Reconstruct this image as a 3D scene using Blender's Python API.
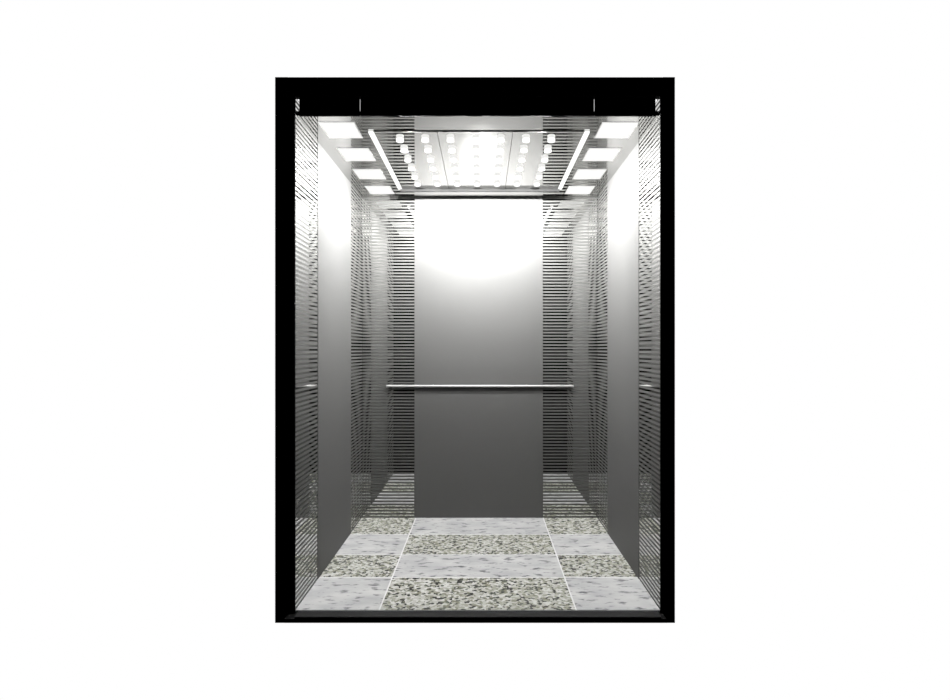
import bpy, bmesh, math, random
from mathutils import Vector

# ------------------------------------------------------------------ clearing
for o in list(bpy.data.objects):
    bpy.data.objects.remove(o)
S = bpy.context.scene
COL = S.collection

# ------------------------------------------------------------------ camera
PX = 228.1            # photo pixels per metre on the plane of the cab's front edge
CAM_D = 2.6           # camera distance in front of that plane
CX, CZ = 0.0217, 1.142
cam_data = bpy.data.cameras.new('camera')
cam = bpy.data.objects.new('camera', cam_data)
COL.objects.link(cam)
cam.location = (CX, -CAM_D, CZ)
cam.rotation_euler = (math.pi/2, 0, 0)
cam_data.sensor_width = 36.0
cam_data.lens = PX*CAM_D/950*36.0
cam_data.shift_x = -7.7/950
cam_data.shift_y = -0.5/950
cam_data.clip_start = 0.05
S.camera = cam

# ------------------------------------------------------------------ world: white studio backdrop behind the cab, unlit in front
W = bpy.data.worlds.new('studio'); S.world = W
W.use_nodes = True
nt = W.node_tree; nt.nodes.clear()
wo = nt.nodes.new('ShaderNodeOutputWorld'); bg = nt.nodes.new('ShaderNodeBackground')
tc = nt.nodes.new('ShaderNodeTexCoord'); sp = nt.nodes.new('ShaderNodeSeparateXYZ')
mr = nt.nodes.new('ShaderNodeMapRange')
mr.inputs['From Min'].default_value = 0.10; mr.inputs['From Max'].default_value = 0.30
nt.links.new(tc.outputs['Generated'], sp.inputs[0]); nt.links.new(sp.outputs['Y'], mr.inputs['Value'])
nt.links.new(mr.outputs[0], bg.inputs['Color']); bg.inputs['Strength'].default_value = 1.0
nt.links.new(bg.outputs[0], wo.inputs['Surface'])

# ------------------------------------------------------------------ exposure and light levels
S.view_settings.view_transform = 'Standard'
S.view_settings.look = 'None'
S.view_settings.exposure = 0.0
S.view_settings.gamma = 1.0
S.view_settings.use_curve_mapping = False
S.cycles.max_bounces = 16
S.cycles.glossy_bounces = 12
S.cycles.diffuse_bounces = 4
SQUARE_E = 1.02       # emission of the square ceiling panels
STUD_E = 1.25         # emission of the small cylinder lights
STRIP_E = 1.3         # emission of the canopy's side strips
LAMP_W = 215.0        # watts of all the canopy's lamps together
WASH_W = 34.0         # base watts of each added fill spot on the upper walls
SPOT_W = 380.0        # watts of the spot added for a hot patch on the back wall

# ------------------------------------------------------------------ materials
def new_mat(name):
    m = bpy.data.materials.new(name); m.use_nodes = True
    n = m.node_tree; n.nodes.clear()
    out = n.nodes.new('ShaderNodeOutputMaterial')
    return m, n, out

def principled(name, col, rough=0.5, metal=0.0, spec=0.5, noise=0.0, nscale=(4, 4, 4)):
    m, n, out = new_mat(name)
    b = n.nodes.new('ShaderNodeBsdfPrincipled')
    b.inputs['Base Color'].default_value = (*col, 1)
    b.inputs['Roughness'].default_value = rough
    b.inputs['Metallic'].default_value = metal
    b.inputs['Specular IOR Level'].default_value = spec
    if noise:
        tcn = n.nodes.new('ShaderNodeTexCoord'); mp = n.nodes.new('ShaderNodeMapping')
        mp.inputs['Scale'].default_value = nscale
        nz = n.nodes.new('ShaderNodeTexNoise'); nz.inputs['Scale'].default_value = 1; nz.inputs['Detail'].default_value = 3
        mx = n.nodes.new('ShaderNodeMix'); mx.data_type = 'RGBA'
        mx.inputs[6].default_value = (*[c*(1-noise) for c in col], 1)
        mx.inputs[7].default_value = (*[min(1, c*(1+noise)) for c in col], 1)
        n.links.new(tcn.outputs['Object'], mp.inputs[0]); n.links.new(mp.outputs[0], nz.inputs['Vector'])
        n.links.new(nz.outputs['Fac'], mx.inputs[0]); n.links.new(mx.outputs[2], b.inputs['Base Color'])
    n.links.new(b.outputs[0], out.inputs['Surface'])
    return m

def emitter(name, col, e):
    m, n, out = new_mat(name)
    b = n.nodes.new('ShaderNodeEmission')
    b.inputs['Color'].default_value = (*col, 1); b.inputs['Strength'].default_value = e
    n.links.new(b.outputs[0], out.inputs['Surface'])
    return m

STRIPE = 0.0212
def etched_mirror():
    m, n, out = new_mat('etched_mirror')
    tcn = n.nodes.new('ShaderNodeTexCoord'); s = n.nodes.new('ShaderNodeSeparateXYZ')
    d = n.nodes.new('ShaderNodeMath'); d.operation = 'DIVIDE'; d.inputs[1].default_value = STRIPE
    f = n.nodes.new('ShaderNodeMath'); f.operation = 'FRACT'
    l = n.nodes.new('ShaderNodeMath'); l.operation = 'LESS_THAN'; l.inputs[1].default_value = 0.54
    mir = n.nodes.new('ShaderNodeBsdfGlossy'); mir.inputs['Roughness'].default_value = 0.0
    mir.inputs['Color'].default_value = (0.68, 0.68, 0.67, 1)
    et = n.nodes.new('ShaderNodeBsdfPrincipled')
    et.inputs['Base Color'].default_value = (0.115, 0.115, 0.111, 1)
    et.inputs['Metallic'].default_value = 0.5; et.inputs['Specular IOR Level'].default_value = 0.0; et.inputs['Roughness'].default_value = 0.5
    mx = n.nodes.new('ShaderNodeMixShader')
    n.links.new(tcn.outputs['Object'], s.inputs[0]); n.links.new(s.outputs['Z'], d.inputs[0])
    n.links.new(d.outputs[0], f.inputs[0]); n.links.new(f.outputs[0], l.inputs[0])
    n.links.new(l.outputs[0], mx.inputs[0]); n.links.new(mir.outputs[0], mx.inputs[1]); n.links.new(et.outputs[0], mx.inputs[2])
    n.links.new(mx.outputs[0], out.inputs['Surface'])
    return m

def polished(name, c):
    m, n, out = new_mat(name)
    g = n.nodes.new('ShaderNodeBsdfGlossy'); g.inputs['Roughness'].default_value = 0.015
    g.inputs['Color'].default_value = (c, c, c*0.985, 1)
    n.links.new(g.outputs[0], out.inputs['Surface'])
    return m

def ramp(n, stops, interp='LINEAR'):
    r = n.nodes.new('ShaderNodeValToRGB'); r.color_ramp.interpolation = interp
    e = r.color_ramp.elements
    while len(e) > 1: e.remove(e[-1])
    e[0].position = stops[0][0]; e[0].color = (*stops[0][1], 1)
    for p, c in stops[1:]:
        k = e.new(p); k.color = (*c, 1)
    return r

def marble():
    m, n, out = new_mat('pale_marble')
    tcn = n.nodes.new('ShaderNodeTexCoord')
    def noise(scale, detail, rough=0.5, off=(0, 0, 0)):
        mp = n.nodes.new('ShaderNodeMapping'); mp.inputs['Scale'].default_value = scale; mp.inputs['Location'].default_value = off
        z = n.nodes.new('ShaderNodeTexNoise'); z.inputs['Scale'].default_value = 1
        z.inputs['Detail'].default_value = detail; z.inputs['Roughness'].default_value = rough
        n.links.new(tcn.outputs['Object'], mp.inputs[0]); n.links.new(mp.outputs[0], z.inputs['Vector'])
        return z
    base = ramp(n, [(0.3, (0.31, 0.31, 0.318)), (0.7, (0.46, 0.46, 0.45))])
    n.links.new(noise((5, 9, 5), 4).outputs['Fac'], base.inputs[0])
    mask = ramp(n, [(0.555, (0, 0, 0)), (0.68, (1, 1, 1))])
    n.links.new(noise((15, 34, 10), 3, 0.55, (3, 7, 1)).outputs['Fac'], mask.inputs[0])
    mx = n.nodes.new('ShaderNodeMix'); mx.data_type = 'RGBA'
    mx.inputs[7].default_value = (0.08, 0.081, 0.087, 1)
    n.links.new(mask.outputs[0], mx.inputs[0]); n.links.new(base.outputs[0], mx.inputs[6])
    b = n.nodes.new('ShaderNodeBsdfPrincipled'); b.inputs['Roughness'].default_value = 0.45
    b.inputs['Specular IOR Level'].default_value = 0.25
    n.links.new(mx.outputs[2], b.inputs['Base Color']); n.links.new(b.outputs[0], out.inputs['Surface'])
    return m

def granite():
    m, n, out = new_mat('speckled_granite')
    tcn = n.nodes.new('ShaderNodeTexCoord')
    wz = n.nodes.new('ShaderNodeTexNoise'); wz.inputs['Scale'].default_value = 60
    ad = n.nodes.new('ShaderNodeVectorMath'); ad.operation = 'MULTIPLY_ADD'; ad.inputs[1].default_value = (0.012,)*3
    n.links.new(tcn.outputs['Object'], wz.inputs['Vector']); n.links.new(wz.outputs['Color'], ad.inputs[0]); n.links.new(tcn.outputs['Object'], ad.inputs[2])
    v = n.nodes.new('ShaderNodeTexVoronoi'); v.inputs['Scale'].default_value = 75
    n.links.new(ad.outputs[0], v.inputs['Vector'])
    s = n.nodes.new('ShaderNodeSeparateColor'); n.links.new(v.outputs['Color'], s.inputs[0])
    r = ramp(n, [(0.0, (0.012, 0.012, 0.011)), (0.13, (0.075, 0.08, 0.065)), (0.21, (0.16, 0.16, 0.115)),
                 (0.33, (0.26, 0.264, 0.22)), (0.55, (0.36, 0.36, 0.33)), (0.80, (0.46, 0.46, 0.44))], 'CONSTANT')
    n.links.new(s.outputs[0], r.inputs[0])
    b = n.nodes.new('ShaderNodeBsdfPrincipled'); b.inputs['Roughness'].default_value = 0.45
    b.inputs['Specular IOR Level'].default_value = 0.25
    n.links.new(r.outputs[0], b.inputs['Base Color']); n.links.new(b.outputs[0], out.inputs['Surface'])
    return m

M_STEEL = principled('satin_steel', (0.102, 0.1015, 0.0995), 0.5, 0.37, 0.0, 0.015, (3, 3, 120))
M_MIRROR = etched_mirror()
M_CEIL = polished('mirror_ceiling', 0.58)
M_CANOPY = polished('mirror_canopy', 0.70)
M_BLACK = principled('black_enamel', (0.002, 0.002, 0.002), 0.6, 0, 0.08)
M_DARK = principled('black_satin', (0.004, 0.004, 0.004), 0.7, 0, 0.05)
M_SILL = principled('dark_metal_sill', (0.035, 0.035, 0.035), 0.6, 0.0, 0.1, 0.1, (2, 80, 2))
M_SHELL = principled('black_backing', (0.01, 0.01, 0.01), 0.8)
M_SEAM = principled('grey_seam', (0.35, 0.35, 0.35), 0.5)
M_SEAMDARK = principled('dark_seam', (0.05, 0.05, 0.045), 0.6)
M_CHROME = principled('brushed_chrome', (0.82, 0.82, 0.82), 0.28, 1.0)
M_BAR = principled('silver_trim', (0.02, 0.02, 0.0196), 0.6, 0.0, 0.0)
M_RAIL = principled('satin_rail', (0.30, 0.30, 0.297), 0.45, 0.25)
M_EDGE = principled('satin_edge', (0.5, 0.5, 0.49), 0.5, 0.0, 0.2)
M_GROUT = principled('white_grout', (0.57, 0.57, 0.57), 0.7)
M_MARBLE = marble()
M_GRANITE = granite()
M_SQUARE = emitter('panel_glow', (1.0, 0.995, 0.98), SQUARE_E)
M_STUD = emitter('stud_glow', (1.0, 1.0, 0.99), STUD_E)
M_STRIP = emitter('strip_glow', (1.0, 1.0, 0.99), STRIP_E)

# ------------------------------------------------------------------ helpers
def px(x, r): return (x-482.7)*r/PX + CX
def pz(y, r): return CZ - (y-349.5)*r/PX
def py(r): return (r-1)*CAM_D

def add_box(bm, x0, x1, y0, y1, z0, z1, mi=0):
    vs = [bm.verts.new(p) for p in ((x0,y0,z0),(x1,y0,z0),(x1,y1,z0),(x0,y1,z0),(x0,y0,z1),(x1,y0,z1),(x1,y1,z1),(x0,y1,z1))]
    for f in ((3,2,1,0),(4,5,6,7),(0,1,5,4),(1,2,6,5),(2,3,7,6),(3,0,4,7)):
        fa = bm.faces.new([vs[i] for i in f]); fa.material_index = mi
    return vs

def bevel(bm, w, seg=2):
    bmesh.ops.bevel(bm, geom=list(bm.edges), offset=w, segments=seg, affect='EDGES', profile=0.5)

def add_cyl(bm, a, b, r, seg=24, bev=0.0):
    a, b = Vector(a), Vector(b); d = (b-a).normalized()
    u = d.orthogonal().normalized(); v = d.cross(u)
    prof = [(0, r)] if bev == 0 else [(0, r-bev), (bev*0.3, r-bev*0.3), (bev, r)]
    L = (b-a).length
    prof = prof + [(L-t, q) for t, q in reversed(prof)]
    rings = [[bm.verts.new(a+d*t+(u*math.cos(k*2*math.pi/seg)+v*math.sin(k*2*math.pi/seg))*q) for k in range(seg)] for t, q in prof]
    for p, q in zip(rings, rings[1:]):
        for k in range(seg):
            bm.faces.new((p[k], p[(k+1) % seg], q[(k+1) % seg], q[k]))
    bm.faces.new(list(reversed(rings[0]))); bm.faces.new(rings[-1])

def obj(name, bm, mats, parent=None, smooth=False, loc=(0, 0, 0)):
    bmesh.ops.recalc_face_normals(bm, faces=list(bm.faces))
    me = bpy.data.meshes.new(name); bm.to_mesh(me); bm.free()
    for m in (mats if isinstance(mats, (list, tuple)) else [mats]): me.materials.append(m)
    if smooth:
        for p in me.polygons: p.use_smooth = len(p.vertices) == 4
    o = bpy.data.objects.new(name, me); COL.objects.link(o)
    o.location = loc
    if parent: o.parent = parent
    return o

def box(name, x0, x1, y0, y1, z0, z1, m, parent=None, bev=0.0, loc=(0, 0, 0)):
    bm = bmesh.new(); add_box(bm, x0, x1, y0, y1, z0, z1)
    if bev: bevel(bm, bev)
    return obj(name, bm, m, parent, loc=loc)

def tag(o, label, cat, group=None):
    o['label'] = label; o['category'] = cat
    if group: o['group'] = group
    return o

def empty(name, loc=(0, 0, 0)):
    o = bpy.data.objects.new(name, None); COL.objects.link(o); o.location = loc
    o.empty_display_size = 0.1
    return o

def structure(o, label, cat):
    o['kind'] = 'structure'; return tag(o, label, cat)

# ------------------------------------------------------------------ cab dimensions
XW = 0.799                       # half width
BR = 1.548; YB = py(BR)          # back wall
ZC = CZ + 235.5/PX               # ceiling
ZT = pz(96.5, 1.0)               # top of the side walls
YA, YD = py(1.134), py(1.419)    # edges of the side walls' steel panels
T = 0.03

# ------------------------------------------------------------------ floor
def build_floor():
    bm = bmesh.new()
    add_box(bm, -XW-T, XW+T, 0, YB+T, -0.03, -0.0015, 0)
    rows = [0.0, py(1.144), py(1.270), py(1.409), YB]
    cols = [-XW, -0.432, 0.432, XW]
    g = 0.005
    for j in range(4):
        for i in range(3):
            dark = (i == 1) == (j % 2 == 0)
            add_box(bm, cols[i]+(g*0.7 if i else 0), cols[i+1]-(g*0.7 if i < 2 else 0),
                    rows[j]+(g*1.3 if j else 0.002), rows[j+1]-(g*1.3 if j < 3 else 0), -0.0015, 0.0, 2 if dark else 1)
    o = obj('floor', bm, [M_GROUT, M_MARBLE, M_GRANITE])
    structure(o, 'stone floor in alternating pale marble and speckled granite tiles', 'floor')
build_floor()

# ------------------------------------------------------------------ walls
def side_wall(name, s, label):
    w = box(name, *sorted((s*(XW+0.006), s*(XW+T))), 0.0, YB+T, -0.03, ZT, M_SHELL)
    structure(w, label, 'wall')
    def panel(n, y0, y1, m, proud):
        return box(n, *sorted((s*(XW-proud), s*(XW+0.006))), y0, y1, 0.0, ZT, m, w, bev=0.0008)
    panel('mirror_panel', 0.001, YA-0.001, M_MIRROR, 0.0)
    panel('steel_panel', YA, YD, M_STEEL, 0.002)
    panel('mirror_panel', YD+0.001, YB, M_MIRROR, 0.0)
side_wall('wall_left', -1, 'left cab wall of a satin steel panel between striped mirror panels')
side_wall('wall_right', 1, 'right cab wall of a satin steel panel between striped mirror panels')

def back_wall():
    w = box('wall_back', -XW-T, XW+T, YB+0.006, YB+T, -0.03, ZT, M_SHELL)
    structure(w, 'back cab wall with a wide satin steel panel between striped mirrors', 'wall')
    xl, xr = px(414.5, BR), px(542.8, BR)
    box('steel_panel', xl, xr, YB-0.002, YB+0.006, 0.0, ZT, M_STEEL, w, bev=0.0008)
    box('mirror_panel', -XW, xl-0.001, YB, YB+0.006, 0.0, ZT, M_MIRROR, w, bev=0.0008)
    box('mirror_panel', xr+0.001, XW, YB, YB+0.006, 0.0, ZT, M_MIRROR, w, bev=0.0008)
back_wall()

# ------------------------------------------------------------------ ceiling and header
YH = 0.012
structure(box('ceiling', -XW, XW, YH+0.0062, YB, ZC, ZC+0.02, M_CEIL), 'mirror polished steel cab ceiling', 'ceiling')

def header():
    h = empty('trim_1', (0, YH, ZC))
    structure(h, 'black header of three panels above the cab opening with two thin light gaps', 'trim')
    g = 0.0013
    xs = [px(299.0, 1.0046), px(360.0, 1.0046), px(594.3, 1.0046), px(655.8, 1.0046)]
    for a, b in zip(xs, xs[1:]):
        box('header_panel', a+g, b-g, YH, YH+0.006, ZC-0.004, ZT+0.012, M_BLACK, h, 0.0, (0, -YH, -ZC))
header()

# ------------------------------------------------------------------ door frame around the opening
def door_frame():
    d = empty('door_1', (0, -0.04, 0)); structure(d, 'black metal door frame around the open elevator cab', 'door frame')
    L = (0, 0.04, 0)
    r = 1-0.008/CAM_D
    xo0, xo1 = px(275, r), px(675, r)
    xm0, xm1 = px(288, r), px(663, r)
    xi0, xi1 = -XW, XW
    z0, z1 = pz(623, r), pz(77, r)
    zi = ZT
    zs = pz(616.3, r)
    def b(n, x0, x1, y0, y1, za, zb, m, bev=0.001): return box(n, x0, x1, y0, y1, za, zb, m, d, bev, L)
    b('outer_casing', xo0, xm0, -0.008, 0.08, z0, z1, M_BLACK)
    b('outer_casing', xm1, xo1, -0.008, 0.08, z0, z1, M_BLACK)
    b('inner_jamb', xm0, xi0, -0.006, -0.0005, z0, zi, M_DARK, 0.0005)
    b('inner_jamb', xi1, xm1, -0.006, -0.0005, z0, zi, M_DARK, 0.0005)
    b('head_casing', xm0, xm1, -0.007, 0.03, zi, z1, M_BLACK)
    b('threshold', xm0, xm1, -0.06, -0.0005, pz(623, 1-0.06/CAM_D), -0.0125, M_BLACK, 0.0005)
    bm = bmesh.new()
    sx0, sx1 = px(295.6, 0.984), px(660.0, 0.984)
    add_box(bm, sx0, sx1, -0.058, -0.0005, -0.012, -0.004)
    for k in range(6):
        y = -0.054+k*0.009
        add_box(bm, sx0+0.002, sx1-0.002, y, y+0.005, -0.004, -0.0025)
    obj('sill_plate', bm, M_SILL, d, loc=L)
door_frame()

# ------------------------------------------------------------------ square ceiling lights
def square_lights():
    rr = [(1.035, 1.114), (1.168, 1.249), (1.305, 1.382), (1.440, 1.514)]
    place = ['nearest the cab opening', 'second back from the cab opening', 'third back from the cab opening', 'nearest the back wall']
    xs = {-1: (-168.6, -131.8), 1: (122.5, 160.5)}
    for s in (-1, 1):
        for (r0, r1), p in zip(rr, place):
            X0, X1 = [v/PX*1.0107+CX for v in xs[s]]
            Y0, Y1 = py(r0), py(r1)
            cx, cy = (X0+X1)/2, (Y0+Y1)/2
            t = empty('ceiling_light', (cx, cy, ZC))
            tag(t, 'glowing white square ceiling light on the %s side, %s' % ('left' if s < 0 else 'right', p), 'ceiling light', 'square lights along the ceiling edges')
            w, d = (X1-X0)/2, (Y1-Y0)/2
            bm = bmesh.new()
            e = 0.003
            add_box(bm, -w, w, -d, -d+e, -0.0012, 0); add_box(bm, -w, w, d-e, d, -0.0012, 0)
            add_box(bm, -w, -w+e, -d+e, d-e, -0.0012, 0); add_box(bm, w-e, w, -d+e, d-e, -0.0012, 0)
            obj('frame', bm, M_CHROME, t)
            box('diffuser', -w+e, w-e, -d+e, d-e, -0.0016, -0.0002, M_SQUARE, t)
square_lights()

# ------------------------------------------------------------------ canopy with small cylinder lights
def canopy():
    drop = 0.005
    H = 235.5 - drop*PX
    ZP = ZC-drop                                   # underside of the canopy
    r0, r1 = H/217.5, H/160.5
    Y0, Y1 = py(r0), py(r1)
    XL, XR = px(368.3, r0), px(589.7, r0)
    xm = (XL+XR)/2
    c = empty('ceiling_canopy', (xm, (Y0+Y1)/2, ZC))
    tag(c, 'mirror polished suspended ceiling canopy with rows of small cylinder lights and bright side strips', 'ceiling canopy')
    L = (-xm, -(Y0+Y1)/2, -ZC)
    sw = 0.024
    j0, j1 = px(437, r0), px(513, r0)
    xs = [XL+sw, j0, j1, XR-sw]
    for a, b in zip(xs, xs[1:]):
        box('mirror_sheet', a+0.0012, b-0.0012, Y0+0.0035, Y1-0.012, ZP, ZP+0.004, M_CANOPY, c, 0.0004, L)
    box('backing_board', XL+0.002, XR-0.002, Y0+0.006, Y1-0.004, ZP+0.0042, ZC-0.0001, M_SEAMDARK, c, 0, L)
    for a in (XL, XR-sw):
        box('light_strip', a, a+sw, Y0, Y1, ZP-0.004, ZP+0.004, M_STRIP, c, 0.001, L)
    box('front_edge', XL+sw, XR-sw, Y0, Y0+0.0035, ZP, ZP+0.004, M_EDGE, c, 0, L)
    box('rear_bar', XL+sw*0.6, XR-sw*0.6, Y1-0.012, Y1, ZP-0.02, ZP+0.004, M_BAR, c, 0.002, L)
    # seven columns of six little cylinders
    rows = [1.076, 1.132, 1.190, 1.248, 1.308, 1.366]
    rows = [q*H/227.0 for q in rows]
    X0, X1 = px(400, rows[0]), px(551.3, rows[0])
    first = None
    for i in range(7):
        for r in rows:
            loc = Vector((X0+(X1-X0)*i/6, py(r), ZP)) + Vector(L)
            if first is None:
                bm = bmesh.new(); add_cyl(bm, (0, 0, -0.017), (0, 0, 0), 0.0185, 28, 0.003)
                first = obj('cylinder_light', bm, M_STUD, c, True); o = first
            else:
                o = first.copy(); COL.objects.link(o); o.parent = c
            o.location = loc
    # the lamps of the cylinder lights
    spots = [(i, j) for i in (0, 3, 6) for j in (2, 4)]
    for i, j in spots:
        ld = bpy.data.lights.new('canopy_lamp', 'POINT')
        ld.energy = LAMP_W/len(spots); ld.shadow_soft_size = 0.0
        lo = bpy.data.objects.new('canopy_lamp', ld); COL.objects.link(lo); lo.parent = c
        lo.location = Vector((X0+(X1-X0)*i/6, py(rows[j]), ZP-0.036))+Vector(L)
    for (i, j, tx, ty) in ((0, 1, -XW, None), (0, 4, -XW, None), (6, 1, XW, None), (6, 4, XW, None), (1, 4, None, YB), (5, 4, None, YB), (3, 4, None, YB)):
        ld = bpy.data.lights.new('added_wall_fill', 'SPOT')  # added fill to brighten the upper walls, no fitting of the canopy
        ld.energy = WASH_W*(1.9 if tx is not None else 1.35); ld.shadow_soft_size = 0.0; ld.spot_size = math.radians(98); ld.spot_blend = 1.0
        lo = bpy.data.objects.new('added_wall_fill', ld); COL.objects.link(lo); lo.parent = c
        a = Vector((X0+(X1-X0)*i/6, py(rows[j]), ZP-0.036))
        b = Vector((a.x if tx is None else tx, a.y if ty is None else ty, 1.74))
        lo.location = a+Vector(L); lo.rotation_euler = (b-a).to_track_quat('-Z', 'Y').to_euler()
    ld = bpy.data.lights.new('added_glow_spot', 'SPOT')  # added so the canopy mirrors a bright patch of back wall
    ld.energy = SPOT_W; ld.shadow_soft_size = 0.0; ld.spot_size = math.radians(23); ld.spot_blend = 1.0
    lo = bpy.data.objects.new('added_glow_spot', ld); COL.objects.link(lo); lo.parent = c
    a = Vector(((XL+XR)/2+0.012, py(rows[2]), ZP-0.036)); b = Vector(((XL+XR)/2+0.012, YB, pz(246, BR)))
    lo.location = a+Vector(L)
    lo.rotation_euler = (b-a).to_track_quat('-Z', 'Y').to_euler()
canopy()

# ------------------------------------------------------------------ handrail
def handrail():
    r = 1.5425
    z = pz(386.2, r); y = py(r)
    x0, x1 = px(386.2, r), px(573.6, r)
    h = empty('handrail', ((x0+x1)/2, YB, z))
    tag(h, 'thin silver handrail across the back wall', 'handrail')
    L = (-(x0+x1)/2, -YB, -z)
    bm = bmesh.new(); add_cyl(bm, (x0, y, z), (x1, y, z), 0.0085, 24, 0.003)
    obj('rail', bm, M_RAIL, h, True, L)
    for t in (0.25, 0.75):
        X = x0+(x1-x0)*t
        bm = bmesh.new(); add_cyl(bm, (X, y+0.002, z), (X, YB-0.002, z), 0.004, 16)
        add_cyl(bm, (X, YB-0.006, z), (X, YB-0.002, z), 0.009, 20)
        obj('bracket', bm, M_CHROME, h, True, L)
handrail()
